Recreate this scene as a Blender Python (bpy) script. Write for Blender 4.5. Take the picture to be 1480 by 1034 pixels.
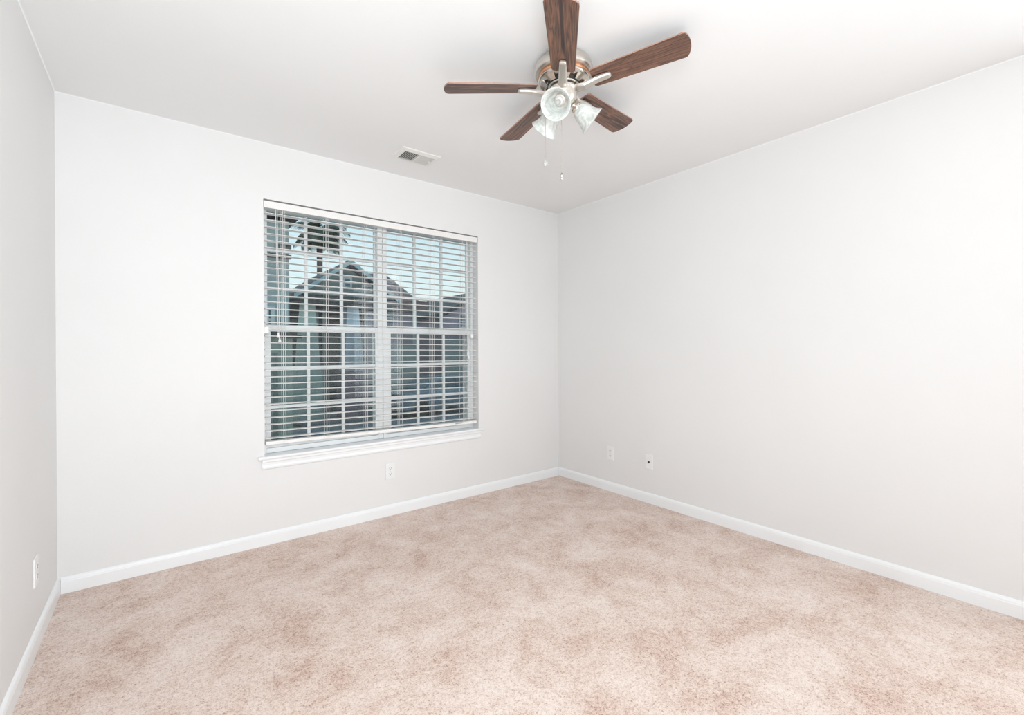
import bpy, bmesh, math, random
from mathutils import Vector, Matrix
random.seed(7)
PI = math.pi
C = bpy.context.scene.collection
for o in list(bpy.data.objects): bpy.data.objects.remove(o)

# ------------------------------------------------------------------ camera
F_PX, YAW, PITCH, ROLL, CX, CY = 657.58, 0.6604, -0.0018, -0.0045, 739.93, 506.14
CAMH = 1.180
Fv = Vector((math.sin(YAW)*math.cos(PITCH), math.cos(YAW)*math.cos(PITCH), math.sin(PITCH)))
Rv = Fv.cross(Vector((0,0,1))).normalized(); Uv = Rv.cross(Fv)
cr, sr = math.cos(ROLL), math.sin(ROLL)
Rv, Uv = cr*Rv + sr*Uv, -sr*Rv + cr*Uv
cam = bpy.data.cameras.new('camera'); co = bpy.data.objects.new('camera', cam); C.objects.link(co)
M = Matrix((Rv, Uv, -Fv)).transposed().to_4x4(); M.translation = (0,0,CAMH)
co.matrix_world = M
cam.sensor_width = 36; cam.lens = F_PX/1480*36; cam.clip_start = 0.02; cam.clip_end = 400
cam.shift_x = (740-CX)/1480; cam.shift_y = (CY-517)/1480
bpy.context.scene.camera = co
def at(px, py, Y):
    "point of the place at depth plane y = Y seen at a pixel of the photograph"
    d = Fv + Rv*(px-CX)/F_PX - Uv*(py-CY)/F_PX
    return Vector((0,0,CAMH)) + d*(Y/d.y)

# ------------------------------------------------------------------ world, lights, exposure
W = bpy.data.worlds.new('sky'); bpy.context.scene.world = W; W.use_nodes = True
nt = W.node_tree; nt.nodes.clear()
out = nt.nodes.new('ShaderNodeOutputWorld'); bg = nt.nodes.new('ShaderNodeBackground')
tc = nt.nodes.new('ShaderNodeTexCoord'); sp = nt.nodes.new('ShaderNodeSeparateXYZ'); rp = nt.nodes.new('ShaderNodeValToRGB')
nt.links.new(tc.outputs['Generated'], sp.inputs[0]); nt.links.new(sp.outputs['Z'], rp.inputs[0])
e = rp.color_ramp.elements
e[0].position = 0.0; e[0].color = (1.0, 0.96, 0.84, 1)
e[1].position = 0.32; e[1].color = (0.58, 0.84, 0.98, 1)
k = e.new(0.07); k.color = (0.98, 1.0, 0.92, 1)
k = e.new(0.13); k.color = (0.84, 0.98, 1.0, 1)
nt.links.new(rp.outputs[0], bg.inputs[0]); bg.inputs[1].default_value = 1.0
nt.links.new(bg.outputs[0], out.inputs[0])

def area(name, loc, target, size, power, color=(1,1,1), sy=None):
    l = bpy.data.lights.new(name, 'AREA'); l.energy = power; l.color = color
    l.size = size
    if sy: l.shape = 'RECTANGLE'; l.size_y = sy
    o = bpy.data.objects.new(name, l); C.objects.link(o); o.location = loc
    o.rotation_euler = (Vector(target)-Vector(loc)).to_track_quat('-Z','Y').to_euler()
    return o
area('camera_flash', (0.0,-0.12,1.72), (1.25,2.25,1.5), 0.34, 20, (0.872,0.952,1.0))
area('bounce_fill', (0.3,-1.3,0.9), (0.2,0.5,2.44), 1.0, 20, (0.872,0.952,1.0))  # added fill behind the camera, brightens ceiling; not a lamp of the room
area('floor_fill', (0.4,-0.25,0.5), (0.2,0.8,2.3), 1.0, 15, (0.872,0.952,1.0))  # added low fill aimed upwards to lift the ceiling, no real lamp there
area('side_fill', (2.93,-1.2,1.25), (-0.39,-1.2,1.25), 2.1, 36, (0.872,0.952,1.0), 2.2)  # added unseen fill panel at the right rear, brightens the left wall
vs = bpy.context.scene.view_settings
bpy.context.scene.display_settings.display_device = 'sRGB'
vs.view_transform = 'Standard'; vs.look = 'None'; vs.exposure = 0.0; vs.gamma = 1; vs.use_curve_mapping = False

# ------------------------------------------------------------------ materials
def mat(name, col, rough=0.5, metal=0.0, **kw):
    m = bpy.data.materials.new(name); m.use_nodes = True
    b = m.node_tree.nodes['Principled BSDF']
    b.inputs['Base Color'].default_value = (*col, 1); b.inputs['Roughness'].default_value = rough
    b.inputs['Metallic'].default_value = metal
    for k_, v in kw.items(): b.inputs[k_].default_value = v
    return m
def N(m, t, **kw):
    n = m.node_tree.nodes.new(t)
    for k_, v in kw.items():
        if k_ in n.inputs: n.inputs[k_].default_value = v
        else: setattr(n, k_, v)
    return n
def L(m, a, b): m.node_tree.links.new(a, b)
def ramp(m, fac, stops):
    r = N(m, 'ShaderNodeValToRGB'); L(m, fac, r.inputs[0]); el = r.color_ramp.elements
    el[0].position, el[0].color = stops[0][0], (*stops[0][1], 1)
    el[1].position, el[1].color = stops[-1][0], (*stops[-1][1], 1)
    for p_, c_ in stops[1:-1]:
        q = el.new(p_); q.color = (*c_, 1)
    return r.outputs[0]
def coords(m, scale=(1,1,1)):
    t = N(m, 'ShaderNodeTexCoord'); mp = N(m, 'ShaderNodeMapping'); mp.inputs['Scale'].default_value = scale
    L(m, t.outputs['Object'], mp.inputs[0]); return mp.outputs[0]
def noise(m, vec, scale, detail=4, rough=0.5, dist=0):
    n = N(m, 'ShaderNodeTexNoise'); n.inputs['Scale'].default_value = scale; n.inputs['Detail'].default_value = detail
    n.inputs['Roughness'].default_value = rough; n.inputs['Distortion'].default_value = dist; L(m, vec, n.inputs['Vector']); return n.outputs['Fac']
def bump(m, h, strength, dist=0.01):
    b = N(m, 'ShaderNodeBump'); b.inputs['Strength'].default_value = strength; b.inputs['Distance'].default_value = dist
    L(m, h, b.inputs['Height']); L(m, b.outputs[0], m.node_tree.nodes['Principled BSDF'].inputs['Normal'])
def base(m, c): L(m, c, m.node_tree.nodes['Principled BSDF'].inputs['Base Color'])
def textured(name, c1, c2, scale, rough=0.7, bumps=0.0, bscale=None, stretch=(1,1,1), metal=0.0):
    m = mat(name, c1, rough, metal); v = coords(m, stretch)
    base(m, ramp(m, noise(m, v, scale), [(0.35, c1), (0.65, c2)]))
    if bumps: bump(m, noise(m, v, bscale or scale*4, 2), bumps, 0.002)
    return m
M_wall = textured('wall_paint', (0.845,0.83,0.82), (0.86,0.847,0.837), 1.3, 0.6, 0.12, 170)
M_ceil = textured('ceiling_paint', (0.88,0.875,0.87), (0.895,0.89,0.885), 1.1, 0.75, 0.15, 150)
M_trim = textured('trim_paint', (0.93,0.935,0.94), (0.95,0.955,0.96), 3, 0.32)
M_vinyl = textured('window_vinyl', (0.90,0.91,0.91), (0.93,0.94,0.94), 5, 0.35)
M_blind = textured('blind_vinyl', (0.89,0.865,0.84), (0.92,0.90,0.875), 6, 0.38)
M_rust = textured('bare_wood_scuff', (0.42,0.20,0.07), (0.62,0.38,0.18), 60, 0.8)
M_cord = textured('cord', (0.84,0.82,0.80), (0.9,0.88,0.86), 80, 0.8)
M_plate = textured('outlet_plastic', (0.89,0.885,0.88), (0.91,0.905,0.90), 20, 0.28)
M_dark = textured('dark_slot', (0.015,0.015,0.015), (0.03,0.03,0.03), 50, 0.6)
M_slot = textured('grey_slot', (0.25,0.25,0.25), (0.32,0.32,0.32), 50, 0.6)
M_vent = textured('vent_enamel', (0.80,0.78,0.75), (0.84,0.82,0.79), 8, 0.4)
M_duct = textured('duct_metal', (0.06,0.055,0.05), (0.10,0.09,0.08), 8, 0.5)
M_nickel = textured('brushed_nickel', (0.66,0.61,0.55), (0.74,0.70,0.64), 12, 0.26, metal=1.0, stretch=(1,1,12))
M_nickelw = textured('satin_nickel', (0.64,0.60,0.55), (0.72,0.68,0.63), 12, 0.34, metal=0.85)
M_copper = textured('copper_windings', (0.62,0.28,0.14), (0.80,0.45,0.27), 30, 0.35, metal=0.7, stretch=(1,1,6))
M_black = textured('black_gasket', (0.02,0.02,0.02), (0.04,0.035,0.03), 20, 0.5)
M_bulb = textured('bulb_glass', (0.50,0.50,0.48), (0.58,0.58,0.56), 20, 0.12)
M_crys = mat('crystal', (0.9,0.9,0.9), 0.04, 0.0); M_crys.node_tree.nodes['Principled BSDF'].inputs['Transmission Weight'].default_value = 0.75

# carpet: pinkish beige twist pile, dark flecks, brushed patches
M_carpet = mat('carpet', (0.7,0.55,0.48), 0.95)
M_carpet.node_tree.nodes['Principled BSDF'].inputs['Sheen Weight'].default_value = 0.15
v = coords(M_carpet)
pn = noise(M_carpet, v, 3.6, 12, 0.78, 0.4)
patch = ramp(M_carpet, pn, [(0.33, (0.72,0.53,0.445)), (0.46, (0.80,0.645,0.565)), (0.60, (0.85,0.725,0.655))])
f1 = noise(M_carpet, v, 175, 4, 0.8, 0.6); f2 = noise(M_carpet, v, 60, 2, 0.6)
def mth(op, a_, b_):
    n_ = N(M_carpet, 'ShaderNodeMath', operation=op)
    for i_, q_ in enumerate((a_, b_)):
        if isinstance(q_, (int,float)): n_.inputs[i_].default_value = q_
        else: L(M_carpet, q_, n_.inputs[i_])
    return n_.outputs[0]
fl = mth('ADD', mth('ADD', mth('MULTIPLY', f1, 0.75), mth('MULTIPLY', f2, 0.25)), mth('MULTIPLY', mth('SUBTRACT', pn, 0.5), 0.30))
fleck = ramp(M_carpet, fl, [(0.36, (0.46,0.33,0.28)), (0.43, (0.80,0.70,0.65)), (0.51, (1.0,0.99,0.985)), (0.60, (1.12,1.11,1.10))])
mx = N(M_carpet, 'ShaderNodeMix', data_type='RGBA', blend_type='MULTIPLY'); mx.inputs['Factor'].default_value = 1
L(M_carpet, patch, mx.inputs[6]); L(M_carpet, fleck, mx.inputs[7]); base(M_carpet, mx.outputs[2])
bump(M_carpet, fl, 0.6, 0.006)

# walnut blades: grain runs along the blade's own length (object x)
M_wood = mat('walnut_blade', (0.2,0.1,0.06), 0.42)
oi = N(M_wood, 'ShaderNodeObjectInfo'); t = N(M_wood, 'ShaderNodeTexCoord')
ad = N(M_wood, 'ShaderNodeVectorMath', operation='ADD'); ml = N(M_wood, 'ShaderNodeVectorMath', operation='SCALE'); ml.inputs['Scale'].default_value = 7
cb = N(M_wood, 'ShaderNodeCombineXYZ'); L(M_wood, oi.outputs['Random'], cb.inputs[0]); L(M_wood, oi.outputs['Random'], cb.inputs[1])
L(M_wood, cb.outputs[0], ml.inputs[0]); L(M_wood, t.outputs['Object'], ad.inputs[0]); L(M_wood, ml.outputs[0], ad.inputs[1])
mp = N(M_wood, 'ShaderNodeMapping'); mp.inputs['Scale'].default_value = (1.3, 20, 4); mp.inputs['Rotation'].default_value = (0,0,0.06)
L(M_wood, ad.outputs[0], mp.inputs[0])
g1 = noise(M_wood, mp.outputs[0], 1.6, 3, 0.5, 1.4)
mp2 = N(M_wood, 'ShaderNodeMapping'); mp2.inputs['Scale'].default_value = (7, 160, 10); L(M_wood, ad.outputs[0], mp2.inputs[0])
g2 = noise(M_wood, mp2.outputs[0], 1.5, 4, 0.6)
ca = ramp(M_wood, g1, [(0.36,(0.055,0.034,0.030)),(0.43,(0.13,0.070,0.052)),(0.49,(0.24,0.122,0.078)),(0.53,(0.085,0.050,0.042)),(0.58,(0.17,0.088,0.060)),(0.68,(0.26,0.13,0.078))])
cg = ramp(M_wood, g2, [(0.33,(0.45,0.42,0.42)),(0.5,(0.95,0.95,0.95)),(0.68,(1.2,1.18,1.15))])
mx = N(M_wood, 'ShaderNodeMix', data_type='RGBA', blend_type='MULTIPLY'); mx.inputs['Factor'].default_value = 1
L(M_wood, ca, mx.inputs[6]); L(M_wood, cg, mx.inputs[7]); base(M_wood, mx.outputs[2])
M_woodedge = textured('blade_edge', (0.35,0.20,0.15), (0.42,0.25,0.19), 30, 0.5)

# alabaster shade glass
M_shade = mat('alabaster_glass', (0.84,0.86,0.83), 0.25)
v = coords(M_shade); base(M_shade, ramp(M_shade, noise(M_shade, v, 22, 4, 0.5, 2.0), [(0.35,(0.55,0.56,0.52)),(0.6,(0.76,0.775,0.75))]))
b_ = M_shade.node_tree.nodes['Principled BSDF']; b_.inputs['Transmission Weight'].default_value = 0.0
b_.inputs['Subsurface Weight'].default_value = 0.25; b_.inputs['Subsurface Radius'].default_value = (0.01,0.01,0.01)

def see_through(name, tint, gloss_rough=0.02, opaque=None, fac=0.0):
    m = bpy.data.materials.new(name); m.use_nodes = True; n = m.node_tree; n.nodes.clear()
    o = n.nodes.new('ShaderNodeOutputMaterial'); tr = n.nodes.new('ShaderNodeBsdfTransparent'); tr.inputs[0].default_value = (*tint,1)
    mixs = n.nodes.new('ShaderNodeMixShader')
    if opaque:
        d = n.nodes.new('ShaderNodeBsdfDiffuse'); d.inputs[0].default_value = (*opaque,1)
        # woven mesh: dense wires approximated by cover factor with a weave pattern
        t_ = n.nodes.new('ShaderNodeTexCoord'); w = n.nodes.new('ShaderNodeTexNoise'); w.inputs['Scale'].default_value = 400
        mr = n.nodes.new('ShaderNodeMapRange'); mr.inputs['To Min'].default_value = fac-0.015; mr.inputs['To Max'].default_value = fac+0.015
        n.links.new(t_.outputs['Object'], w.inputs['Vector']); n.links.new(w.outputs['Fac'], mr.inputs[0]); n.links.new(mr.outputs[0], mixs.inputs[0])
        n.links.new(tr.outputs[0], mixs.inputs[1]); n.links.new(d.outputs[0], mixs.inputs[2])
    else:
        g = n.nodes.new('ShaderNodeBsdfGlossy'); g.inputs['Roughness'].default_value = gloss_rough
        fr = n.nodes.new('ShaderNodeFresnel'); fr.inputs['IOR'].default_value = 1.45
        n.links.new(fr.outputs[0], mixs.inputs[0]); n.links.new(tr.outputs[0], mixs.inputs[1]); n.links.new(g.outputs[0], mixs.inputs[2])
    n.links.new(mixs.outputs[0], o.inputs[0]); return m
M_glass = see_through('window_glass', (0.95,0.98,0.98))
M_screen = see_through('insect_screen', (1,1,1), opaque=(0.05,0.07,0.068), fac=0.30)

# ------------------------------------------------------------------ mesh helpers
def obj(name, bm, m, parent=None, smooth=False, loc=None):
    me = bpy.data.meshes.new(name); bmesh.ops.recalc_face_normals(bm, faces=bm.faces); bm.to_mesh(me); bm.free()
    for mm in (m if isinstance(m, (list,tuple)) else [m]): me.materials.append(mm)
    if smooth:
        for p_ in me.polygons: p_.use_smooth = True
    o = bpy.data.objects.new(name, me); C.objects.link(o)
    if parent: o.parent = parent
    if loc: o.location = loc
    return o
def bevel(o, w=0.002, s=2):
    b = o.modifiers.new('bevel','BEVEL'); b.width = w; b.segments = s; b.limit_method = 'ANGLE'; b.angle_limit = math.radians(40); return o
def tag(o, label=None, cat=None, group=None, kind=None):
    if label: o['label'] = label
    if cat: o['category'] = cat
    if group: o['group'] = group
    if kind: o['kind'] = kind
    return o
def empty(name, loc, rz=0):
    o = bpy.data.objects.new(name, None); C.objects.link(o); o.location = loc; o.rotation_euler = (0,0,rz); o.empty_display_size = 0.05; return o
def box(bm, x0, x1, y0, y1, z0, z1, mi=0, mtx=None):
    vs_ = [bm.verts.new((x,y,z)) for x in (x0,x1) for y in (y0,y1) for z in (z0,z1)]
    if mtx:
        for v_ in vs_: v_.co = mtx @ v_.co
    for f in ((0,1,3,2),(4,6,7,5),(0,4,5,1),(2,3,7,6),(0,2,6,4),(1,5,7,3)):
        fc = bm.faces.new([vs_[i] for i in f]); fc.material_index = mi
def lathe(bm, prof, seg=32, mtx=None, mi=0, cap0=True, cap1=True):
    rings = []
    for r, z in prof:
        ring = [bm.verts.new((r*math.cos(2*PI*i/seg), r*math.sin(2*PI*i/seg), z)) for i in range(seg)]
        rings.append(ring)
    for a, b in zip(rings, rings[1:]):
        for i in range(seg):
            f = bm.faces.new((a[i], a[(i+1)%seg], b[(i+1)%seg], b[i])); f.material_index = mi
    if cap0: bm.faces.new(rings[0][::-1]).material_index = mi
    if cap1: bm.faces.new(rings[-1]).material_index = mi
    if mtx:
        for ring in rings:
            for v_ in ring: v_.co = mtx @ v_.co
def prism(bm, pts, axis, a, b, mi=0):
    "pts: outline in the two other axes; extruded along axis from a to b"
    def mk(p, t_):
        return {'x':(t_,p[0],p[1]), 'y':(p[0],t_,p[1]), 'z':(p[0],p[1],t_)}[axis]
    A = [bm.verts.new(mk(p,a)) for p in pts]; B = [bm.verts.new(mk(p,b)) for p in pts]; n = len(pts)
    for i in range(n): bm.faces.new((A[i],A[(i+1)%n],B[(i+1)%n],B[i])).material_index = mi
    bm.faces.new(A[::-1]).material_index = mi; bm.faces.new(B).material_index = mi
def tube(bm, pts, r, seg=8, mi=0):
    pts = [Vector(p) for p in pts]; rings = []
    for i, p in enumerate(pts):
        d = (pts[min(i+1,len(pts)-1)]-pts[max(i-1,0)]).normalized()
        u = d.cross(Vector((0,0,1)) if abs(d.z) < 0.9 else Vector((1,0,0))).normalized(); w = d.cross(u)
        rr = r[i] if isinstance(r,(list,tuple)) else r
        rings.append([bm.verts.new(p+rr*(u*math.cos(2*PI*k_/seg)+w*math.sin(2*PI*k_/seg))) for k_ in range(seg)])
    for a, b in zip(rings, rings[1:]):
        for i in range(seg): bm.faces.new((a[i],a[(i+1)%seg],b[(i+1)%seg],b[i])).material_index = mi
    bm.faces.new(rings[0][::-1]).material_index = mi; bm.faces.new(rings[-1]).material_index = mi
def B(): return bmesh.new()

# ------------------------------------------------------------------ room shell
D, XL, XR, H = 3.0958, -0.3928, 2.954, 2.44
YB = -2.40
WX0, WX1, WZ0, WZ1 = 0.505, 2.058, 0.520, 2.100
T = 0.16
b = B(); box(b, XL-T, XR+T, YB-T, D+T, -0.12, 0.0)
tag(obj('floor', b, M_carpet), 'pinkish beige short pile carpet covering the whole floor', 'carpet floor', kind='structure')
b = B(); box(b, XL-T, XR+T, YB-T, D+T, H, H+0.12)
# opening for the register duct is closed by a dark duct box of the vent itself
tag(obj('ceiling', b, M_ceil), 'smooth white painted ceiling above the carpet', 'ceiling', kind='structure')
def wallbox(name, boxes, label):
    b = B()
    for x in boxes: box(b, *x)
    return tag(obj(name, b, M_wall), label, 'wall', kind='structure')
wallbox('wall_left', [(XL-T, XL, YB, D+T, 0, H)], 'off white wall at the left edge with one outlet low down')
wallbox('wall_right', [(XR, XR+T, YB, D+T, 0, H)], 'long blank off white wall on the right')
# wall with a true opening: one ring of quads front and back, reveals between
def wall_open(name, x0, x1, z0, z1, ox0, ox1, oz0, oz1, y0, y1, label):
    b = B()
    def ring(y):
        o_ = [b.verts.new((x,y,z)) for x,z in ((x0,z0),(x1,z0),(x1,z1),(x0,z1))]
        i_ = [b.verts.new((x,y,z)) for x,z in ((ox0,oz0),(ox1,oz0),(ox1,oz1),(ox0,oz1))]
        return o_, i_
    (a, ai), (c, ci) = ring(y0), ring(y1)
    for i in range(4):
        j = (i+1)%4
        b.faces.new((a[i],a[j],ai[j],ai[i])); b.faces.new((c[i],ci[i],ci[j],c[j]))
        b.faces.new((a[i],c[i],c[j],a[j])); b.faces.new((ai[i],ai[j],ci[j],ci[i]))
    return tag(obj(name, b, M_wall), label, 'wall', kind='structure')
wall_open('wall_back', XL, XR, 0, H, WX0, WX1, WZ0, WZ1, D, D+T, 'off white wall holding the double window')
wallbox('wall_front', [(XL, XR, YB-T, YB, 0, H)], 'off white wall behind the camera')

# baseboards with a moulded top edge
BP = [(0,0),(0.012,0),(0.012,0.056),(0.0105,0.060),(0.0105,0.064),(0.008,0.070),(0.004,0.075),(0,0.077)]
b = B(); prism(b, [(XL+d,z) for d,z in BP], 'y', YB, D); tag(obj('baseboard_left', b, M_trim), 'white baseboard along the left wall', 'baseboard', kind='structure')
b = B(); prism(b, [(XR-d,z) for d,z in BP], 'y', YB, D); tag(obj('baseboard_right', b, M_trim), 'white baseboard along the right wall', 'baseboard', kind='structure')
b = B(); prism(b, [(D-d,z) for d,z in BP], 'x', XL+0.0125, XR-0.0125); tag(obj('baseboard_back', b, M_trim), 'white baseboard under the window', 'baseboard', kind='structure')
b = B(); prism(b, [(YB+d,z) for d,z in BP], 'x', XL+0.0125, XR-0.0125); tag(obj('baseboard_front', b, M_trim), 'white baseboard behind the camera', 'baseboard', kind='structure')
# caulk bead where the walls meet the ceiling
q = 0.004
b = B()
prism(b, [(XL,H),(XL+q,H),(XL,H-q)], 'y', YB, D); prism(b, [(XR,H),(XR-q,H),(XR,H-q)], 'y', YB, D); prism(b, [(D,H),(D-q,H),(D,H-q)], 'x', XL, XR)
tag(obj('trim_1', b, M_trim), 'thin white caulk line between walls and ceiling', 'trim', kind='structure')
# stool and apron under the window
b = B()
SP = [(D+0.07,0.518),(D+0.07,0.538),(D-0.024,0.538),(D-0.029,0.534),(D-0.030,0.528),(D-0.028,0.522),(D-0.022,0.518)]
prism(b, SP, 'x', WX0+0.0005, WX1-0.0005)
SPf = [(D-0.0005,0.518),(D-0.0005,0.538),(D-0.024,0.538),(D-0.029,0.534),(D-0.030,0.528),(D-0.028,0.522),(D-0.022,0.518)]
prism(b, SPf, 'x', 0.468, WX0); prism(b, SPf, 'x', WX1, 2.094)
o = obj('trim_2', b, M_trim); tag(o, 'white window stool board projecting below the blind', 'window sill', kind='structure')
b = B()
AP = [(D,0.518),(D-0.018,0.518),(D-0.018,0.505),(D-0.013,0.498),(D-0.011,0.484),(D-0.014,0.472),(D-0.012,0.462),(D-0.006,0.458),(D,0.458)]
prism(b, AP, 'x', 0.490, 2.071)
o = obj('trim_3', b, M_trim); tag(o, 'white moulded apron strip under the window sill', 'trim', kind='structure')

# ------------------------------------------------------------------ window (two mulled double-hung units)
def rect_frame(b, x0, x1, z0, z1, l, r, bo, t_, y0, y1):
    box(b, x0, x0+l, y0, y1, z0, z1); box(b, x1-r, x1, y0, y1, z0, z1)
    box(b, x0+l, x1-r, y0, y1, z0, z0+bo); box(b, x0+l, x1-r, y0, y1, z1-t_, z1)
XM = (WX0+WX1)/2
def window(name, x0, x1, ml_, mr_, label):
    g = 0.0015
    b = B(); rect_frame(b, x0+g, x1-g, 0.5385, WZ1-g, ml_, mr_, 0.030, 0.035, D+0.075, D+0.158)
    w = obj(name, b, M_vinyl); tag(w, label, 'window', kind='structure'); bevel(w, 0.002)
    def sash(y0, y1, z0, z1, gz0, gz1, gx0, gx1, rows):
        b = B(); sx0, sx1 = x0+ml_+g, x1-mr_-g
        rect_frame(b, sx0, sx1, z0, z1, gx0-sx0, sx1-gx1, gz0-z0, z1-gz1, y0, y1)
        yc = (y0+y1)/2
        for i in (1,2):
            xc = gx0+(gx1-gx0)*i/3; box(b, xc-0.0095, xc+0.0095, yc-0.009, yc+0.009, gz0, gz1)
            zc = rows[i-1]; box(b, gx0, gx1, yc-0.0085, yc+0.0085, zc-0.0095, zc+0.0095)
        s = obj('sash', b, M_vinyl, w); bevel(s, 0.0015)
        b = B(); box(b, gx0-0.004, gx1+0.004, yc-0.002, yc+0.002, gz0-0.004, gz1+0.004); obj('pane', b, M_glass, s)
        return s
    gl, gr = (0.5535, 1.2265) if x0 < 1 else (1.3435, 2.0055)
    s = sash(D+0.078, D+0.104, 0.570, 1.337, 0.600, 1.298, gl, gr, (0.822, 1.066))
    b = B(); box(b, (gl+gr)/2-0.03, (gl+gr)/2+0.03, D+0.070, D+0.077, 1.318, 1.334); obj('sash_lock', b, M_vinyl, s)
    ul, ur = (0.5435, 1.2365) if x0 < 1 else (1.3225, 2.0225)
    sash(D+0.118, D+0.142, 1.302, WZ1-0.037, 1.343, 2.062, ul, ur, (1.573, 1.818))
    b = B(); rect_frame(b, x0+ml_+g, x1-mr_-g, 0.570, 1.315, 0.012, 0.012, 0.012, 0.012, D+0.146, D+0.152)
    fr_ = obj('insect_screen', b, M_vinyl, w)
    b = B(); box(b, x0+ml_+0.012, x1-mr_-0.012, D+0.1485, D+0.1495, 0.58, 1.305); obj('screen_mesh', b, M_screen, fr_)
    return w
window('window_1', WX0, XM, 0.022, 0.036, 'left white double hung window with nine pane grilles behind the blind')
window('window_2', XM, WX1, 0.030, 0.022, 'right white double hung window with nine pane grilles behind the blind')

# ------------------------------------------------------------------ blind
blind = empty('window_blind', ((WX0+WX1)/2, D+0.034, 2.095)); 
tag(blind, 'white horizontal slat blind lowered over the double window', 'window blind')
BX0, BX1 = WX0+0.006, WX1-0.010
O = blind.location
def loc(o): 
    for v_ in o.data.vertices: v_.co -= O
    return o
b = B(); box(b, BX0-0.003, BX1+0.003, D+0.002, D+0.007, 2.049, 2.091); box(b, BX0-0.003, BX0+0.001, D+0.007, D+0.03, 2.049, 2.091); box(b, BX1-0.001, BX1+0.003, D+0.007, D+0.03, 2.049, 2.091)
o = loc(obj('valance', b, M_blind, blind)); bevel(o, 0.0015)
b = B(); box(b, BX0+0.002, BX1-0.002, D+0.009, D+0.062, 2.052, 2.090); o = loc(obj('head_rail', b, M_blind, blind))
NS = 34; ztop, zl, zr = 2.022, 0.641, 0.622
b = B()
for i in range(NS):
    t_ = i/(NS-1); zc0 = ztop+(zl-ztop)*t_; zc1 = ztop+(zr-ztop)*t_
    prof = [(-0.025,0.0),(-0.0125,0.0018),(0,0.0024),(0.0125,0.0018),(0.025,0.0)]
    low = [(y,z-0.0028) for y,z in prof[::-1]]
    jit = random.uniform(-0.0006,0.0006)
    A_ = [b.verts.new((BX0+0.002, D+0.035+y, zc0+z+jit)) for y,z in prof+low]
    Bb = [b.verts.new((BX1-0.002, D+0.035+y, zc1+z+jit)) for y,z in prof+low]
    n = len(A_)
    for k_ in range(n): b.faces.new((A_[k_],A_[(k_+1)%n],Bb[(k_+1)%n],Bb[k_]))
    b.faces.new(A_[::-1]); b.faces.new(Bb)
o = loc(obj('slats', b, M_blind, blind))
b = B()
A_ = [(D+0.010,-0.011),(D+0.012,0.009),(D+0.035,0.012),(D+0.058,0.009),(D+0.060,-0.011)]
va = [b.verts.new((BX0+0.001,y,0.612+z)) for y,z in A_]; vb = [b.verts.new((BX1-0.001,y,0.590+z)) for y,z in A_]
for k_ in range(5): b.faces.new((va[k_],va[(k_+1)%5],vb[(k_+1)%5],vb[k_]))
b.faces.new(va[::-1]); b.faces.new(vb)
rail = loc(obj('bottom_rail', b, M_blind, blind)); bevel(rail, 0.002)
b = B(); box(b, 1.846, 1.906, D+0.0085, D+0.0115, 0.592, 0.598); o = loc(obj('scuff', b, M_rust, blind)); o.parent = rail; o['label'] = 'orange brown scuff of bare wood'
# ladder tapes: pairs of cords front and back
for px in (410.5, 473, 529, 579.5, 626, 669.5):
    xc = at(px, 440, D+0.012).x
    b = B()
    for s in (-0.0065, 0.0065): tube(b, [(xc+s, D+0.0085, 2.05),(xc+s, D+0.0085, 0.60)], 0.0011, 6)
    for s in (-0.0065, 0.0065): tube(b, [(xc+s, D+0.0615, 2.052),(xc+s, D+0.0615, 0.60)], 0.0010, 6)
    for i in range(NS):
        t_ = i/(NS-1); z = ztop+(zl-ztop)*t_ + (zr-zl)*t_*(xc-BX0)/(BX1-BX0) - 0.0035
        tube(b, [(xc, D+0.0085, z),(xc, D+0.0615, z)], 0.0006, 4)
    loc(obj('ladder_cord', b, M_cord, blind))
def cord_set(px, pz, name):
    xc = at(px, 380, D+0.0).x; b = B()
    for s, zz in ((-0.003, pz),(0.005, pz-0.028)): tube(b, [(xc+s, D-0.001, 2.045),(xc+s+0.004, D-0.004, (2.045+zz)/2),(xc+s+0.010, D-0.004, zz)], 0.0016, 6)
    o = loc(obj(name, b, M_cord, blind))
    for s, zz in ((-0.003, pz),(0.005, pz-0.028)):
        b = B(); lathe(b, [(0.003,0),(0.0045,-0.004),(0.0045,-0.008),(0.008,-0.022),(0.0085,-0.028),(0.006,-0.030)], 14, Matrix.Translation(Vector((xc+s+0.010, D-0.004, zz+0.002))-O))
        obj('tassel', b, M_plate, o, True)
cord_set(399.5, 1.285, 'lift_cord')
# right tilt cords
cord_set(674, 1.16, 'tilt_cord')
for x0, x1, z0_, z1_ in ((WX0+0.001, WX0+0.026, 1.283, 1.322),(1.988, 2.012, 1.272, 1.302)):
    b = B(); box(b, x0, x1, D+0.002, D+0.010, z0_, z1_); box(b, x0, x0+0.004, D+0.010, D+0.06, z0_+0.006, z1_-0.006)
    o = loc(obj('bracket', b, M_blind, blind)); bevel(o, 0.0015); o['label'] = 'small cream end bracket'
tube_b = B(); xm = at(549, 630, D).x; tube(tube_b, [(xm, D+0.0075, 0.60),(xm+0.001, D+0.006, 0.572),(xm, D+0.0085, 0.556)], 0.002, 6)
loc(obj('cord_end', tube_b, M_cord, blind))

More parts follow.
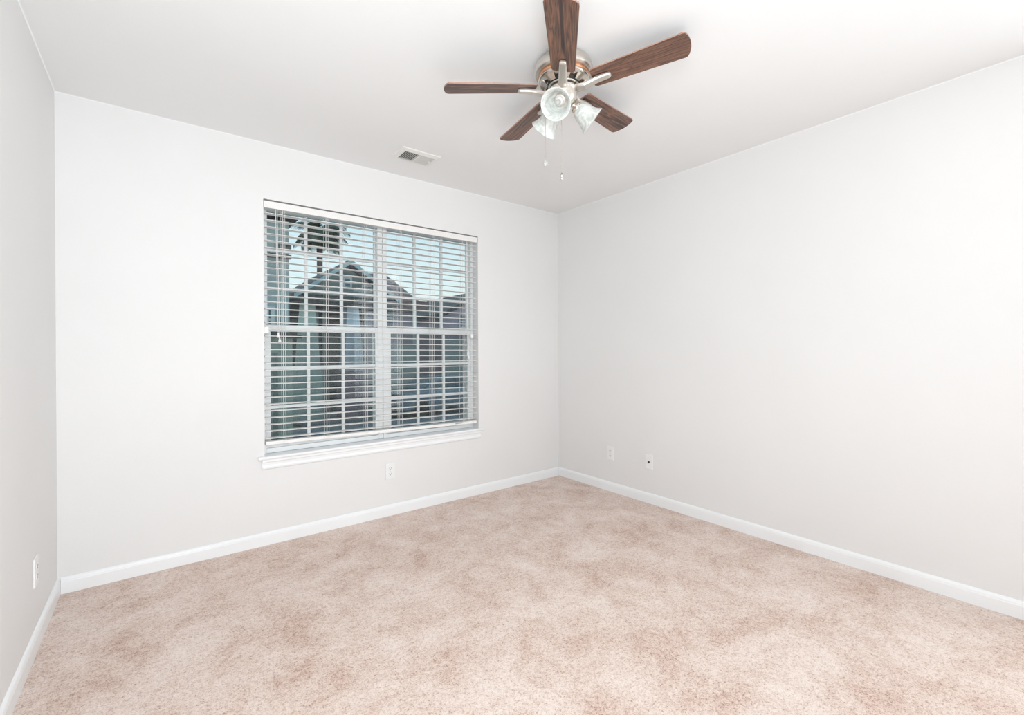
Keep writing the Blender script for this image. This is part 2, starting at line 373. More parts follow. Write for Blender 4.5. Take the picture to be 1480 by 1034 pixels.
# ------------------------------------------------------------------ outlets
def outlet(loc_, rz, label, coax=False):
    e_ = empty('wall_plate' if coax else 'electrical_outlet', loc_, rz)   # local -y faces the room
    tag(e_, label, 'outlet' if not coax else 'wall plate')
    b = B(); 
    pts = [(-0.035,-0.0575),(0.035,-0.0575),(0.035,0.0575),(-0.035,0.0575)]
    A_ = [b.verts.new((x,0,z)) for x,z in pts]; Bq = [b.verts.new((x*0.93,-0.006,z*0.955)) for x,z in pts]
    for i in range(4): b.faces.new((A_[i],A_[(i+1)%4],Bq[(i+1)%4],Bq[i]))
    b.faces.new(A_); b.faces.new(Bq[::-1])
    bevel(obj('cover_plate', b, M_plate, e_), 0.0012)
    if coax:
        b = B(); R_ = Matrix.Rotation(PI/2, 4, 'X'); lathe(b, [(0.0085,0.005),(0.0085,0.008),(0.006,0.008),(0.006,0.014)], 20, R_); obj('jack', b, M_black, e_, False)['label'] = 'black round jack'
    else:
        for zc in (0.0195,-0.0195):
            b = B(); pts = []
            for i in range(24):
                a = 2*PI*i/24; pts.append((max(-0.0165,min(0.0165,0.0175*math.cos(a)*1.1)), zc+max(-0.0135,min(0.0135,0.0165*math.sin(a)))))
            prism(b, pts, 'y', -0.0075, -0.005); s_ = obj('socket', b, M_plate, e_)
            b = B(); box(b,-0.0075,-0.0052,-0.0082,-0.0072,zc-0.002,zc+0.008); box(b,0.0052,0.0075,-0.0082,-0.0072,zc-0.001,zc+0.007)
            lathe(b, [(0.0028,0.0072),(0.0028,0.0082)], 12, Matrix.Translation((0,0,zc-0.007))@Matrix.Rotation(PI/2,4,'X')); obj('slot', b, M_slot, s_)
    for zc in ((0.041,-0.041) if coax else (0.0,)):
        b = B(); lathe(b, [(0.0032,0.0058),(0.0032,0.0066),(0.002,0.0072)], 12, Matrix.Translation((0,0,zc))@Matrix.Rotation(PI/2,4,'X')); obj('screw', b, M_nickelw if not coax else M_plate, e_)
outlet((1.2985, D-0.0005, 0.315), 0, 'white duplex outlet on the window wall below the sill')
outlet((XR-0.0005, 2.474, 0.315), -PI/2, 'white duplex outlet on the right wall nearest the far corner')
outlet((XR-0.0005, 2.100, 0.314), -PI/2, 'white plate with a black round jack on the right wall', True)
outlet((XL+0.0005, 2.592, 0.305), PI/2, 'white duplex outlet low on the left wall, seen edge on')

# ------------------------------------------------------------------ ceiling register
vx0, vx1, vy0, vy1 = 1.200, 1.467, 2.632, 2.822
vent = empty('ceiling_vent', ((vx0+vx1)/2, (vy0+vy1)/2, H)); tag(vent, 'small cream metal air register on the ceiling near the window wall', 'air vent')
vc = vent.location
hx, hy = (vx1-vx0)/2, (vy1-vy0)/2; ix, iy = hx-0.030, hy-0.032
b = B()
def rr(x, y, z): return [b.verts.new(p) for p in ((-x,-y,z),(x,-y,z),(x,y,z),(-x,y,z))]
r0, r1, r2, r3 = rr(hx,hy,0), rr(hx-0.003,hy-0.003,-0.005), rr(ix+0.004,iy+0.004,-0.0125), rr(ix,iy,-0.0125)
r4 = rr(ix,iy,-0.0008)
for a, c in ((r0,r1),(r1,r2),(r2,r3),(r3,r4)):
    for i in range(4): b.faces.new((a[i],a[(i+1)%4],c[(i+1)%4],c[i]))
b.faces.new(r0)
box(b, -0.004, 0.004, -iy, iy, -0.0125, -0.001)
obj('frame', b, M_vent, vent)
b = B(); box(b, -ix, ix, -iy, iy, -0.0014, -0.0009); obj('duct_opening', b, M_duct, vent)['label'] = 'dark duct opening behind the louvres'
b = B()
for s in (-1, 1):
    for i in range(8):
        xc = s*(0.0110 + i*0.0126)
        mt = Matrix.Translation((xc,0,-0.0072)) @ Matrix.Rotation(s*math.radians(-36),4,'Y')
        box(b, -0.0011, 0.0011, -iy, iy, -0.0066, 0.0066, mtx=mt)
obj('louvres', b, M_vent, vent)
b = B(); box(b, ix-0.020, ix-0.014, -0.012, -0.002, -0.024, -0.010); obj('damper_lever', b, M_vent, vent)
for sx in (-1,1):
    b = B(); lathe(b, [(0.003,-0.0085),(0.003,-0.0105),(0.0015,-0.011)], 10, Matrix.Translation((sx*(hx-0.014),0,0))); obj('screw', b, M_vent, vent)

# ------------------------------------------------------------------ ceiling fan
FX, FY, FZ = 1.405, 1.431, 2.32      # blade plane height
fan = empty('ceiling_fan', (FX, FY, H)); tag(fan, 'brushed nickel ceiling fan with five walnut blades and three glass shades', 'ceiling fan')
z = lambda w: w-H
b = B(); lathe(b, [(0.075,z(2.4395)),(0.104,z(2.433)),(0.121,z(2.417)),(0.127,z(2.397)),(0.128,z(2.380)),(0.123,z(2.374)),(0.112,z(2.372))], 56); obj('canopy', b, M_nickelw, fan, True)
b = B(); lathe(b, [(0.108,z(2.372)),(0.111,z(2.370)),(0.111,z(2.358)),(0.102,z(2.356))], 56); obj('winding_band', b, M_copper, fan, True)['label'] = 'copper coloured band'
# motor housing with cut-out vents around its flared skirt
b = B(); lathe(b, [(0.106,z(2.357)),(0.112,z(2.354)),(0.112,z(2.348)),(0.103,z(2.344))], 56, cap0=False)
mh = obj('motor_housing', b, M_nickel, fan, True)
b = B(); lathe(b, [(0.070,z(2.358)),(0.070,z(2.330))], 40); obj('rotor', b, M_black, fan, True)['label'] = 'black motor core'
for i in range(8):
    b = B(); a0 = 2*PI*i/8+0.12; w = 0.25
    outer, inner = [], []
    for k_ in range(6):
        a = a0 + w*(k_/5*2-1)
        outer.append((0.110*math.cos(a), 0.110*math.sin(a), z(2.351)))
        aa = a0 + w*0.72*(k_/5*2-1)
        inner.append((0.074*math.cos(aa), 0.074*math.sin(aa), z(2.328)))
    vo = [b.verts.new(p) for p in outer]; vi = [b.verts.new(p) for p in inner]
    vo2 = [b.verts.new((p[0]*0.97,p[1]*0.97,p[2]+0.003)) for p in outer]; vi2 = [b.verts.new((p[0]*0.96,p[1]*0.96,p[2]+0.003)) for p in inner]
    for k_ in range(5):
        b.faces.new((vo[k_],vo[k_+1],vi[k_+1],vi[k_])); b.faces.new((vo2[k_],vi2[k_],vi2[k_+1],vo2[k_+1]))
        b.faces.new((vo[k_],vo2[k_],vo2[k_+1],vo[k_+1])); b.faces.new((vi[k_],vi[k_+1],vi2[k_+1],vi2[k_]))
    b.faces.new((vo[0],vi[0],vi2[0],vo2[0])); b.faces.new((vo[5],vo2[5],vi2[5],vi[5]))
    obj('vent_fin', b, M_nickel, fan)
b = B(); lathe(b, [(0.060,z(2.330)),(0.068,z(2.328)),(0.068,z(2.324)),(0.062,z(2.322))], 40); obj('flywheel', b, M_nickel, fan, True)
b = B(); lathe(b, [(0.060,z(2.322)),(0.060,z(2.3165))], 40); obj('gasket', b, M_black, fan, True)
b = B(); lathe(b, [(0.050,z(2.3165)),(0.062,z(2.3155)),(0.064,z(2.309)),(0.060,z(2.303)),(0.057,z(2.296)),(0.057,z(2.268)),(0.050,z(2.256)),(0.040,z(2.246)),(0.030,z(2.238)),(0.012,z(2.234)),(0.008,z(2.226)),(0.002,z(2.224))], 44)
obj('switch_housing', b, M_nickel, fan, True)
# blade outline
def blade_mesh():
    r0_, r1_, w0, w1 = 0.128, 0.522, 0.049, 0.062
    pts = []
    n = 12
    pts += [(r0_, -w0+0.008), (r0_+0.010, -w0)]
    pts += [(r1_-0.026, -w1+0.001), (r1_-0.017,-w1+0.004)]
    for i in range(1, n):
        a = -1 + 2*i/n; pts.append((r1_-0.014+0.014*(1-a*a), a*(w1-0.006)))
    pts += [(r1_-0.017, w1-0.004), (r1_-0.026, w1-0.001)]
    pts += [(r0_+0.010, w0), (r0_, w0-0.008)]
    b = B(); prism(b, pts, 'z', -0.003, 0.003)
    b.faces.ensure_lookup_table()
    for f in b.faces:
        f.material_index = 0 if abs(f.normal.z) > 0.5 or len(f.verts) > 4 else 1
    return b
bm0 = blade_mesh(); blade0 = obj('blade', bm0, [M_wood, M_woodedge], fan)
def iron_mesh():
    b = B(); prof = []   # swept rounded bar: station (x, z, halfwidth, thickness)
    st = [(0.046,-0.010,0.020,0.006),(0.070,-0.020,0.021,0.007),(0.095,-0.023,0.019,0.008),(0.120,-0.017,0.0175,0.0085),(0.145,-0.0115,0.0165,0.009),(0.175,-0.0095,0.0155,0.009),(0.200,-0.0095,0.014,0.0085),(0.207,-0.008,0.010,0.005)]
    rings = []
    for x, zz, hw, th in st:
        rings.append([b.verts.new((x, y, zz+q_)) for y, q_ in ((-hw,-th*0.3),(-hw*0.75,-th),(hw*0.75,-th),(hw,-th*0.3),(hw,th*0.6),(-hw,th*0.6))])
    for a, c in zip(rings, rings[1:]):
        for i in range(6): b.faces.new((a[i],a[(i+1)%6],c[(i+1)%6],c[i]))
    b.faces.new(rings[0][::-1]); b.faces.new(rings[-1]); return b
iron0 = obj('blade_iron', iron_mesh(), M_nickelw, fan); bevel(iron0, 0.0015)
screws = B()
TH0 = math.radians(-63.28); DZ = (0.0455, 0.0132, -0.0148, -0.0484, 0.0)
PA = math.radians(-11)
for i in range(5):
    if i == 0: bl, ir = blade0, iron0
    else:
        bl, ir = blade0.copy(), iron0.copy()
        for x in (bl, ir): C.objects.link(x); x.parent = fan
    az = TH0 + i*math.radians(72); droop = math.atan2(DZ[i], 0.5)
    mz = Matrix.Rotation(az,4,'Z') @ Matrix.Rotation(-droop,4,'Y')
    bl.matrix_local = Matrix.Translation((0,0,FZ-H)) @ mz @ Matrix.Rotation(PA,4,'X')
    ir.matrix_local = Matrix.Translation((0,0,FZ-H-0.001)) @ mz @ Matrix.Rotation(PA*0.6,4,'X')
# light arms and shades
SHP = [(0.021,0.0),(0.024,0.006),(0.033,0.016),(0.040,0.030),(0.044,0.048),(0.048,0.066),(0.056,0.082),(0.064,0.092)]
for i, azd in enumerate((210.7, 330.7, 90.7)):
    a = math.radians(azd); el = math.radians(37)
    d = Vector((math.cos(a)*math.cos(el), math.sin(a)*math.cos(el), -math.sin(el)))
    hdir = Vector((math.cos(a), math.sin(a), 0))
    p0 = hdir*0.026 + Vector((0,0,z(2.252))); p1 = p0 + hdir*0.014 + Vector((0,0,0.001)); p2 = p1 + d*0.016
    b = B(); tube(b, [p0, (p0+p1)/2, p1, p2], [0.012,0.011,0.012,0.014], 14); arm = obj('light_arm', b, M_nickel, fan, True)
    mt = Matrix.Translation(p2) @ d.to_track_quat('Z','Y').to_matrix().to_4x4()
    b = B(); lathe(b, [(0.012,-0.006),(0.024,-0.002),(0.0265,0.006),(0.0265,0.016),(0.0225,0.017)], 28, mt); obj('socket_cup', b, M_nickel, arm, True)
    inner = [(r-0.003, zz) for r, zz in SHP[::-1]]
    prof = [(r, zz+0.004) for r, zz in SHP] + [(0.0635,0.0975),(0.0615,0.0965)] + [(r, zz+0.004+0.001) for r, zz in inner]
    b = B(); lathe(b, prof, 44, mt, cap0=False, cap1=False)
    bmesh.ops.remove_doubles(b, verts=b.verts, dist=1e-5)
    sh = obj('lamp_shade', b, M_shade, fan, True); s_ = sh.modifiers.new('s','SUBSURF'); s_.levels = s_.render_levels = 1
    b = B(); lathe(b, [(0.015,0.008),(0.015,0.030),(0.012,0.031)], 20, mt); obj('lamp_socket', b, M_plate, sh, True)
    b = B(); lathe(b, [(0.007,0.030),(0.008,0.036),(0.0105,0.043),(0.011,0.049),(0.009,0.055),(0.005,0.059),(0.002,0.060)], 22, mt); obj('bulb', b, M_bulb, sh, True)
# pull chains
def chain(px, pz_top, pz_bot, dist, pear):
    # hang point: off the housing in the direction that shows at this pixel column
    d_ = Fv + Rv*(px-CX)/F_PX; d_.z = 0
    pt = d_*(dist/d_.dot(Fv)) ; x, y = pt.x-FX, pt.y-FY
    b = B()
    tube(b, [(x*0.55,y*0.55,z(pz_top)),(x*0.85,y*0.85,z(pz_top)+0.001),(x,y,z(pz_top)-0.006)], 0.0025, 8)
    tube(b, [(x,y,z(pz_top)-0.004),(x,y,z(pz_bot)+0.016)], 0.0007, 6)
    n = int((pz_top-pz_bot)/0.011)
    for i in range(n):
        zz = z(pz_top)-0.006-i*0.011; lathe(b, [(0.0004,zz-0.0012),(0.0013,zz),(0.0004,zz+0.0012)], 8, Matrix.Translation((x,y,0)))
    ch = obj('pull_chain', b, M_nickel, fan)
    b = B()
    if pear: lathe(b, [(0.0015,0.018),(0.003,0.014),(0.008,0.006),(0.010,-0.002),(0.008,-0.009),(0.003,-0.013)], 8, Matrix.Translation((x,y,z(pz_bot))))
    else: lathe(b, [(0.0015,0.020),(0.005,0.012),(0.0065,0.004),(0.0035,0.001),(0.006,-0.004),(0.0055,-0.010),(0.002,-0.013)], 10, Matrix.Translation((x,y,z(pz_bot))))
    fb = obj('pull_fob', b, M_crys if pear else M_nickel, ch, not pear)
FD = Vector((FX,FY,0)).dot(Vector((Fv.x,Fv.y,0)))
chain(790, 2.262, 2.003, FD+0.02, True)
chain(813, 2.258, 1.960, FD+0.075, False)

# ------------------------------------------------------------------ outside
def siding(name, c1, c2, pitch=0.15):
    m = mat(name, c1, 0.7); v = coords(m); sp_ = N(m, 'ShaderNodeSeparateXYZ'); L(m, v, sp_.inputs[0])
    mu = N(m, 'ShaderNodeMath', operation='MULTIPLY'); mu.inputs[1].default_value = 1/pitch; L(m, sp_.outputs['Z'], mu.inputs[0])
    fr = N(m, 'ShaderNodeMath', operation='FRACT'); L(m, mu.outputs[0], fr.inputs[0])
    base(m, ramp(m, noise(m, v, 1.5), [(0.35, c1), (0.65, c2)])); bump(m, fr.outputs[0], 1.0, 0.03); return m
M_sidA = siding('grey_blue_siding', (0.30,0.38,0.41), (0.34,0.42,0.45), 0.2)
M_sidB = siding('teal_grey_siding', (0.19,0.26,0.28), (0.22,0.29,0.31))
M_sidC = siding('mauve_grey_siding', (0.33,0.29,0.36), (0.37,0.33,0.40), 0.2)
M_roofB = textured('dark_shingles', (0.045,0.05,0.055), (0.09,0.095,0.10), 9, 0.9)
M_roofC = textured('brown_shingles', (0.13,0.085,0.09), (0.22,0.155,0.155), 7, 0.9)
M_fasc = textured('pale_blue_fascia', (0.32,0.46,0.52), (0.36,0.50,0.56), 4, 0.6)
M_xwhite = textured('exterior_white_trim', (0.45,0.52,0.56), (0.5,0.57,0.6), 4, 0.5)
M_xglass = textured('dark_house_glass', (0.05,0.12,0.18), (0.08,0.16,0.22), 3, 0.1)
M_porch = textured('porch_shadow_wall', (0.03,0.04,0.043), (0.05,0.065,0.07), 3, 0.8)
M_brick = textured('mauve_brick', (0.26,0.19,0.23), (0.40,0.32,0.38), 14, 0.85, stretch=(1,1,2.5))
M_col = textured('pale_column_paint', (0.55,0.62,0.72), (0.60,0.67,0.77), 5, 0.5)
M_sage = textured('sage_column_paint', (0.40,0.52,0.49), (0.45,0.57,0.53), 5, 0.6)
M_grass = textured('lawn_grass', (0.09,0.12,0.09), (0.14,0.16,0.12), 6, 0.95)
M_drive = textured('driveway_concrete', (0.24,0.27,0.31), (0.32,0.35,0.39), 1.2, 0.85)
M_frond = textured('palm_frond', (0.03,0.055,0.04), (0.06,0.09,0.06), 6, 0.6)
M_bark = textured('palm_bark', (0.08,0.065,0.055), (0.13,0.10,0.085), 12, 0.95)
M_leaf = textured('tree_leaves', (0.06,0.075,0.05), (0.10,0.11,0.07), 8, 0.8)
M_car = mat('car_paint', (0.22,0.32,0.42), 0.25, 0.4); M_car.node_tree.nodes['Principled BSDF'].inputs['Coat Weight'].default_value = 0.6
M_tyre = textured('tyre_rubber', (0.015,0.015,0.015), (0.025,0.025,0.025), 30, 0.8)
M_garage = siding('garage_door_paint', (0.34,0.42,0.43), (0.38,0.46,0.47), 0.5)
GZ = -1.5
b = B(); box(b, -60, 160, D+0.4, 240, GZ-0.3, GZ); tag(obj('ground', b, M_grass), 'dim lawn stretching between the houses outside', 'ground', kind='structure')
b = B(); box(b, -3.0, 9.0, 9.9, 16.7, GZ, GZ+0.02); box(b, 9.0, 40.0, 12.0, 22.5, GZ, GZ+0.02)
tag(obj('driveway', b, M_drive), 'grey concrete driveway in front of the neighbouring houses', 'driveway', kind='structure')

def gable_roof(b, xl, xr, xp, ze, zp, y0, y1, th=0.18, mi=0):
    pts = [(xl,ze-th),(xl,ze),(xp,zp),(xr,ze),(xr,ze-th),(xp,zp-th)]
    A_ = [b.verts.new((x,y0,z_)) for x,z_ in pts]; Bq = [b.verts.new((x,y1,z_)) for x,z_ in pts]
    n = 6
    for i in range(n): b.faces.new((A_[i],A_[(i+1)%n],Bq[(i+1)%n],Bq[i])).material_index = mi
    for q_ in ((0,1,2,5),(5,2,3,4)):
        b.faces.new([A_[i] for i in q_]).material_index = mi; b.faces.new([Bq[i] for i in q_][::-1]).material_index = mi
def hwindow(parent, x0, x1, z0, z1, y):
    b = B(); t_ = 0.07
    rect_frame(b, x0, x1, z0, z1, t_, t_, t_, t_, y-0.06, y); box(b, x0, x1, y-0.05, y-0.01, (z0+z1)/2-0.025, (z0+z1)/2+0.025)
    f = obj('window', b, M_xwhite, parent)
    b = B(); box(b, x0+t_, x1-t_, y-0.03, y-0.005, z0+t_, z1-t_); obj('pane', b, M_xglass, f)
def house(label, loc_):
    e_ = empty('neighbour_house', loc_); tag(e_, label, 'house'); return e_
def put(name, b, m, par):
    for v_ in b.verts: v_.co -= par.location
    return obj(name, b, m, par)
_hw = hwindow
def hwindow(parent, x0, x1, z0, z1, y):
    o_ = parent.location; _hw(parent, x0-o_.x, x1-o_.x, z0-o_.z, z1-o_.z, y-o_.y)

# A: siding house at the left, close by
YA = 10.0
a0, a1 = at(330,420,YA).x, at(418,420,YA).x
hA = house('grey blue siding house filling the left window pane', ((a0+a1)/2, YA+3, GZ))
zt = at(400,318,YA).z
b = B(); box(b, a0, a1, YA, YA+6, GZ, zt); put('wall', b, M_sidA, hA)
b = B(); gable_roof(b, a0-0.5, at(423,340,YA).x, (a0+a1)/2, zt+0.12, zt+1.6, YA-0.5, YA+6.4); put('roof', b, M_roofB, hA)
zz = at(405,357,YA).z; b = B(); box(b, at(399,357,YA).x, a1+0.02, YA-0.12, YA, zz-0.04, zz+0.03); put('band_board', b, M_roofB, hA)
zz = at(405,371,YA).z; b = B(); box(b, at(386,357,YA).x, a1+0.02, YA-0.12, YA, zz-0.04, zz+0.03); put('band_board', b, M_roofB, hA)
p0_, p1_ = at(382,470,YA), at(396,444,YA); hwindow(hA, p0_.x, p1_.x, p0_.z-0.15, p1_.z, YA)
p0_, p1_ = at(405,475,YA), at(415,440,YA); hwindow(hA, p0_.x, p1_.x, p0_.z-0.2, p1_.z, YA)

# B: gabled house with a porch
YB2 = 17.0
pk = at(502,377,YB2); pl = at(424,418,YB2); pr = at(547,414,YB2)
hB = house('teal grey gabled house with a deep dark porch', ((pl.x+pr.x)/2, YB2+4, GZ))
ze = at(470,428,YB2).z
zr_ = pk.z; sl = (pk.z-pr.z)/(pr.x-pk.x)
xl_, xr_ = pk.x-(pk.z-ze)/sl*1.0, pk.x+(pk.z-ze)/sl
b = B()
wl, wr = xl_+0.3, xr_-0.3
zw = pk.z - 0.25
prism(b, [(wl,ze),(wr,ze),(wr,ze+0.1),(pk.x,zw),(wl,ze+0.1)], 'y', YB2, YB2+5)
box(b, wl, wr, YB2+2.4, YB2+5, GZ, ze); put('wall', b, M_sidB, hB)
b = B(); gable_roof(b, xl_, xr_, pk.x, ze, pk.z, YB2-0.4, YB2+5.3, 0.16); put('roof', b, M_roofB, hB)
b = B(); gable_roof(b, xl_-0.02, xr_+0.02, pk.x, ze-0.03, pk.z-0.03, YB2-0.47, YB2-0.40, 0.15); put('fascia', b, M_fasc, hB)
p0_, p1_ = at(495.5,417,YB2), at(508,401,YB2); hwindow(hB, p0_.x, p1_.x, p0_.z, p1_.z, YB2)
b = B(); box(b, wl-0.2, wr+0.2, YB2-0.25, YB2+2.5, ze-0.28, ze); put('porch_ceiling', b, M_roofB, hB)
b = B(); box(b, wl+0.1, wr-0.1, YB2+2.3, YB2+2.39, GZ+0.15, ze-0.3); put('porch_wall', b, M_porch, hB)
b = B(); box(b, wl, wr, YB2-0.1, YB2+2.3, GZ, GZ+0.15); put('porch_floor', b, M_drive, hB)
def pier(px, m_col, m_p, wt=0.42):
    xc = at(px,540,YB2).x
    b = B(); box(b, xc-0.42, xc+0.42, YB2-0.1, YB2+0.74, GZ+0.15, at(px,536,YB2).z); q_ = put('pier', b, m_p, hB)
    b = B(); zb_, zt_ = at(px,536,YB2).z, ze-0.28
    A_ = [b.verts.new((xc+s*wt*0.85, YB2+0.32+t_*wt*0.85, zb_)) for s,t_ in ((-1,-1),(1,-1),(1,1),(-1,1))]
    Bq = [b.verts.new((xc+s*wt*0.5, YB2+0.32+t_*wt*0.5, zt_)) for s,t_ in ((-1,-1),(1,-1),(1,1),(-1,1))]
    for i in range(4): b.faces.new((A_[i],A_[(i+1)%4],Bq[(i+1)%4],Bq[i]))
    b.faces.new(A_[::-1]); b.faces.new(Bq); put('column', b, m_col, hB)
pier(512, M_col, M_brick); pier(448, M_sage, M_sage)
for px in (482, 494):
    xc = at(px,450,YB2).x
    b = B(); box(b, xc-0.07, xc+0.07, YB2+2.22, YB2+2.3, GZ+0.15, ze-0.3); put('door_frame', b, M_sidA, hB)
p0_, p1_ = at(500,476,YB2+2.3), at(507,452,YB2+2.3); hwindow(hB, p0_.x-0.25, p1_.x+0.25, p0_.z-0.6, p1_.z, YB2+2.3)
# sage garage wing in front of the left pane
YW = 11.2
b = B(); g0, g1 = at(340,560,YW-2.6).x, at(423,560,YW-2.6).x
hW = empty('garden_shed', ((g0+g1)/2, YW+1.2, GZ)); tag(hW, 'low sage green shed in front of the grey blue house', 'shed')
box(b, g0, g1, YW-2.6, YW-1.85, GZ, at(400,489,YW-2.6).z)
for v_ in b.verts: v_.co -= hW.location
obj('wall', b, M_sage, hW)
zt2 = at(400,489,YW-2.6).z
b = B(); gable_roof(b, g0-0.1, g1+0.12, (g0+g1)/2, zt2+0.05, zt2+0.12, YW-2.75, YW-1.78, 0.05); put('roof', b, M_roofB, hW)
b = B(); box(b, at(394,560,YW-2.6).x, at(401,560,YW-2.6).x, YW-2.64, YW-2.6, GZ+0.1, zt2-0.25); put('door', b, M_sidB, hW)

# C: mauve house to the right of it
YC = 24.0
e1 = at(609,438,YC-0.45); w1 = at(602,470,YC)
r0_, r1_ = at(528,395,YC+3.5), at(556,396,YC+3.5)
hC = house('mauve grey house with a brown hipped roof seen right of the mullion', (e1.x-5, YC+4, GZ))
wl, wr = r0_.x-0.6, w1.x
b = B(); box(b, wl, wr, YC, YC+7, GZ, e1.z-0.15); put('wall', b, M_sidC, hC)
b = B(); xl_ = wl-(e1.x-wr)
lo = [b.verts.new(q_) for q_ in ((xl_,YC-0.45,e1.z-0.25),(e1.x,YC-0.45,e1.z-0.25),(e1.x,YC+7.45,e1.z-0.25),(xl_,YC+7.45,e1.z-0.25))]
up = [b.verts.new((v_.co.x,v_.co.y,e1.z)) for v_ in lo]
rg = [b.verts.new((r0_.x,YC+3.5,r0_.z)), b.verts.new((r1_.x,YC+3.5,r1_.z))]
for i in range(4): b.faces.new((lo[i],lo[(i+1)%4],up[(i+1)%4],up[i]))
b.faces.new(lo[::-1]); b.faces.new((up[0],up[1],rg[1],rg[0])); b.faces.new((up[1],up[2],rg[1])); b.faces.new((up[2],up[3],rg[0],rg[1])); b.faces.new((up[3],up[0],rg[0]))
put('roof', b, M_roofC, hC)
b = B(); zb_ = at(580,443,YC).z; box(b, wl, wr+0.25, YC-0.9, YC, zb_-0.25, zb_+0.25); put('porch_roof', b, M_roofC, hC)
p0_, p1_ = at(556,474,YC), at(569,446,YC); hwindow(hC, p0_.x, p1_.x, p0_.z, p1_.z, YC)
b = B(); box(b, wr-0.25, wr+0.02, YC-0.03, YC, GZ, e1.z); put('corner_board', b, M_xwhite, hC)
b = B(); q0, q1 = at(566,560,YC), at(600,484,YC); box(b, q0.x, q1.x, YC-0.06, YC, GZ, q1.z-0.6); put('garage_door', b, M_garage, hC)

# D: long low brown roof between the houses
YD = 38.0
d0, d1 = at(598,460,YD), at(652,452,YD)
hD = house('low brown roofed house between the taller neighbours', ((d0.x+d1.x)/2, YD+4, GZ))
zr1 = at(625,457,YD+4).z; ze1 = at(625,478,YD).z
b = B(); box(b, d0.x, d1.x, YD+0.4, YD+8, GZ, ze1); put('wall', b, M_sidC, hD)
b = B(); prism(b, [(YD,ze1-0.1),(YD,ze1+0.05),(YD+4,zr1),(YD+8,ze1+0.05),(YD+8,ze1-0.1)], 'x', d0.x-0.4, d1.x+0.4); put('roof', b, M_roofC, hD)
b = B(); q0, q1 = at(612,520,YD+0.4), at(640,487,YD+0.4); box(b, q0.x, q1.x, YD+0.34, YD+0.4, GZ, q1.z-0.3); put('garage_door', b, M_garage, hD)

# E: gabled house at the right edge
YE = 27.0
l0 = at(636,453,YE); l1 = at(672,434,YE); sl = (l1.z-l0.z)/(l1.x-l0.x)
xpk = l1.x+1.6; zpk = l0.z+sl*(xpk-l0.x)
hE = house('mauve grey gabled house at the right edge of the window', (xpk, YE+4, GZ))
b = B(); prism(b, [(l0.x+0.25,GZ),(2*xpk-l0.x-0.25,GZ),(2*xpk-l0.x-0.25,l0.z-0.2),(xpk,zpk-0.3),(l0.x+0.25,l0.z-0.2)], 'y', YE, YE+8); put('wall', b, M_sidC, hE)
b = B(); gable_roof(b, l0.x-0.15, 2*xpk-l0.x+0.15, xpk, l0.z-0.05, zpk, YE-0.4, YE+8.4, 0.2); put('roof', b, M_roofB, hE)
p0_, p1_ = at(663,474,YE), at(671,455,YE); hwindow(hE, p0_.x, p1_.x+0.4, p0_.z, p1_.z, YE)
b = B(); q0, q1 = at(640,520,YE), at(668,487,YE); box(b, q0.x, q1.x, YE-0.05, YE, GZ, q1.z-0.2); put('garage_door', b, M_garage, hE)

# palm in front of the siding house
YP = 25.5
pc = at(462,334,YP)
palm = empty('palm_tree', (pc.x, YP, GZ)); tag(palm, 'dark palm tree with drooping fronds at the top left of the window', 'palm tree')
b = B(); hcr = pc.z-GZ
tube(b, [(0.0,0,0),(0.02,0,hcr*0.3),(-0.01,0.0,hcr*0.7),(0,0,hcr+0.05)], [0.26,0.18,0.14,0.17], 12); obj('trunk', b, M_bark, palm)
rnd = random.Random(11)
b = B()
for i in range(52):
    az = 2*PI*i/52*7+rnd.uniform(-.2,.2); up = rnd.uniform(-0.5,1.0); Lg = rnd.uniform(1.15,1.75)
    pts = []; p_ = Vector((0,0,hcr)); d_ = Vector((math.cos(az)*math.cos(up), math.sin(az)*math.cos(up), math.sin(up)))
    for k_ in range(9):
        pts.append(p_.copy()); p_ += d_*Lg/8; d_ = (d_+Vector((0,0,-0.20))).normalized()
    tube(b, pts, [0.035-0.003*k_ for k_ in range(9)], 4)
    for k_ in range(1, 9):
        t_ = (pts[min(k_+1,8)]-pts[k_-1]).normalized(); side = t_.cross(Vector((0,0,1))).normalized()
        for h_ in (0.0, 0.5):
            pk_ = pts[k_-1].lerp(pts[k_], h_)
            for s in (-1,1):
                ll = 0.55*math.sin(PI*min(1,(k_+h_)/9.5))+0.06
                tip = pk_ + side*s*ll*0.75 + t_*ll*0.5 + Vector((0,0,-ll*0.55))
                w_ = t_*0.045
                v1,v2,v3,v4 = (b.verts.new(q_) for q_ in (pk_-w_, pk_+w_, tip, (pk_+tip)/2+Vector((0,0,0.03))))
                b.faces.new((v1,v2,v4)); b.faces.new((v2,v3,v4)); b.faces.new((v1,v4,v3))
obj('fronds', b, M_frond, palm)

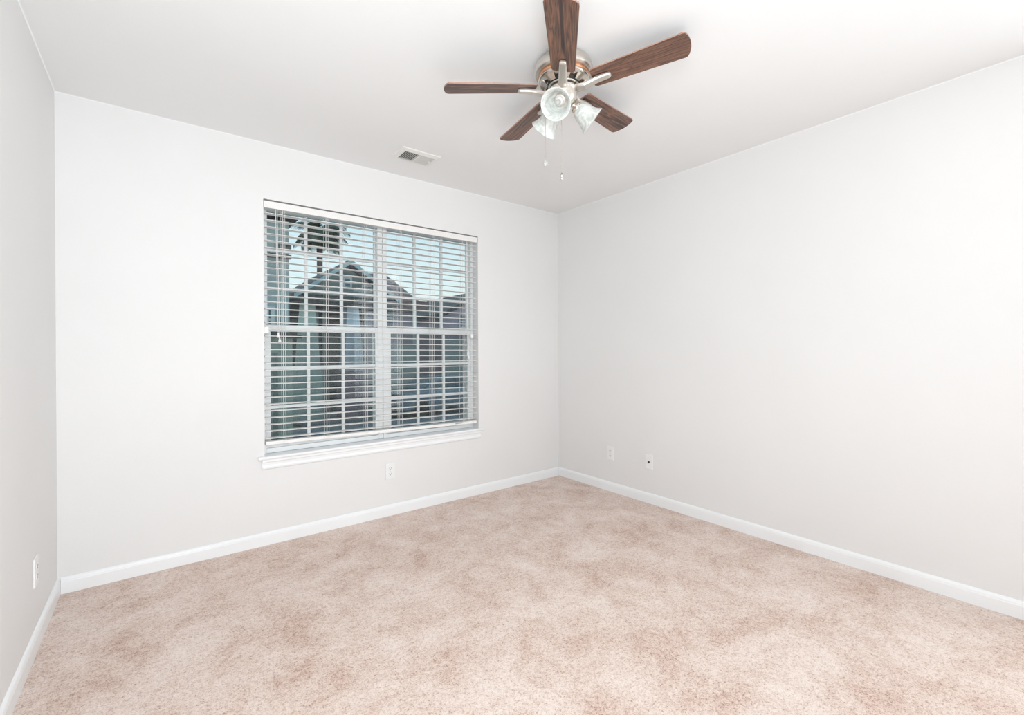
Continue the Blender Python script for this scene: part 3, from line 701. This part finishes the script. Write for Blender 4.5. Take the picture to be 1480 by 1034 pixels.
# far tree line above the low roof
for px, hh, lab in ((612, 0.7, 'small far tree just right of the brown roof eave'), (622, 0.95, 'far tree rising over the middle of the low brown roof'), (632, 1.35, 'taller far tree beside the gabled house at the right')):
    YT = {612:52.0,622:57.0,632:62.0}[px]; pt = at(px, 461, YT); top = at(px, 455-4*hh, YT).z
    t_ = empty('far_tree', (pt.x, YT, GZ)); tag(t_, lab, 'tree')
    b = B(); tube(b, [(0,0,0),(0.1,0,(top-GZ)*0.5),(0,0,(top-GZ)*0.9)], [0.25,0.2,0.08], 8); obj('trunk', b, M_bark, t_)
    b = B()
    for i in range(420):
        a = rnd.uniform(0,2*PI); u = rnd.uniform(-1,1); r = 1.15*rnd.uniform(0.5,1.0)**0.5*(1+0.25*math.sin(3*a))
        c_ = Vector((r*math.cos(a)*math.sqrt(1-u*u), r*math.sin(a)*math.sqrt(1-u*u), (top-GZ)-0.9+u*1.0*(0.8+0.4*rnd.random())))
        n_ = Vector((rnd.uniform(-1,1),rnd.uniform(-1,1),rnd.uniform(-1,1))).normalized(); w_ = n_.orthogonal().normalized()*0.15; h_ = n_.cross(w_).normalized()*0.10
        b.faces.new([b.verts.new(c_+q_) for q_ in (w_, h_, -w_, -h_)])
    obj('foliage', b, M_leaf, t_)

# parked car on the driveway
cc = at(632, 540, 17.2)
car = empty('parked_car', (cc.x, 17.2, GZ+0.02), math.radians(8)); tag(car, 'blue grey car parked on the driveway outside', 'car')
b = B()
side = [(-2.25,0.35),(-2.28,0.75),(-2.15,0.98),(-1.2,1.06),(-0.55,1.50),(0.2,1.58),(1.35,1.55),(1.95,1.12),(2.22,1.02),(2.28,0.6),(2.2,0.32)]
rings = []
for y, sx, sz in ((-0.88,0.97,0.96),(-0.80,1,1),(0.80,1,1),(0.88,0.97,0.96)):
    rings.append([b.verts.new((x*sx, y*(1 if z_ < 1.1 else 0.86), z_*sz)) for x, z_ in side])
for a_, c_ in zip(rings, rings[1:]):
    for i in range(len(side)): b.faces.new((a_[i],a_[(i+1)%len(side)],c_[(i+1)%len(side)],c_[i]))
b.faces.new(rings[0][::-1]); b.faces.new(rings[-1]); bevel(obj('body', b, M_car, car), 0.05, 3)
for s in (-1, 1):
    b = B(); pts = [(-1.05,1.08),(-0.52,1.42),(0.2,1.49),(0.25,1.08)]; prism(b, pts, 'y', s*0.845, s*0.80) ; prism(b, [(0.32,1.08),(0.30,1.49),(1.28,1.46),(1.72,1.10)], 'y', s*0.845, s*0.80)
    obj('side_window', b, M_xglass, car)
b = B(); prism(b, [(-1.22,1.08),(-1.20,1.10),(-0.62,1.49),(-0.60,1.44)], 'y', -0.66, 0.66); obj('windscreen', b, M_xglass, car)
for x in (-1.4, 1.4):
    for s in (-1, 1):
        b = B(); lathe(b, [(0.20,-0.11),(0.33,-0.11),(0.34,-0.08),(0.34,0.08),(0.33,0.11),(0.20,0.11)], 24, Matrix.Translation((x,s*0.80,0.34))@Matrix.Rotation(PI/2,4,'X')); wh = obj('wheel', b, M_tyre, car)
        b = B(); lathe(b, [(0.20,-0.09),(0.20,0.09)], 16, Matrix.Translation((x,s*0.815,0.34))@Matrix.Rotation(PI/2,4,'X')); obj('hubcap', b, M_xwhite, wh)
for s in (-1, 1):
    b = B(); box(b, -2.29, -2.2, s*0.62-0.16, s*0.62+0.16, 0.70, 0.86); bevel(obj('headlight', b, M_xwhite, car), 0.02)
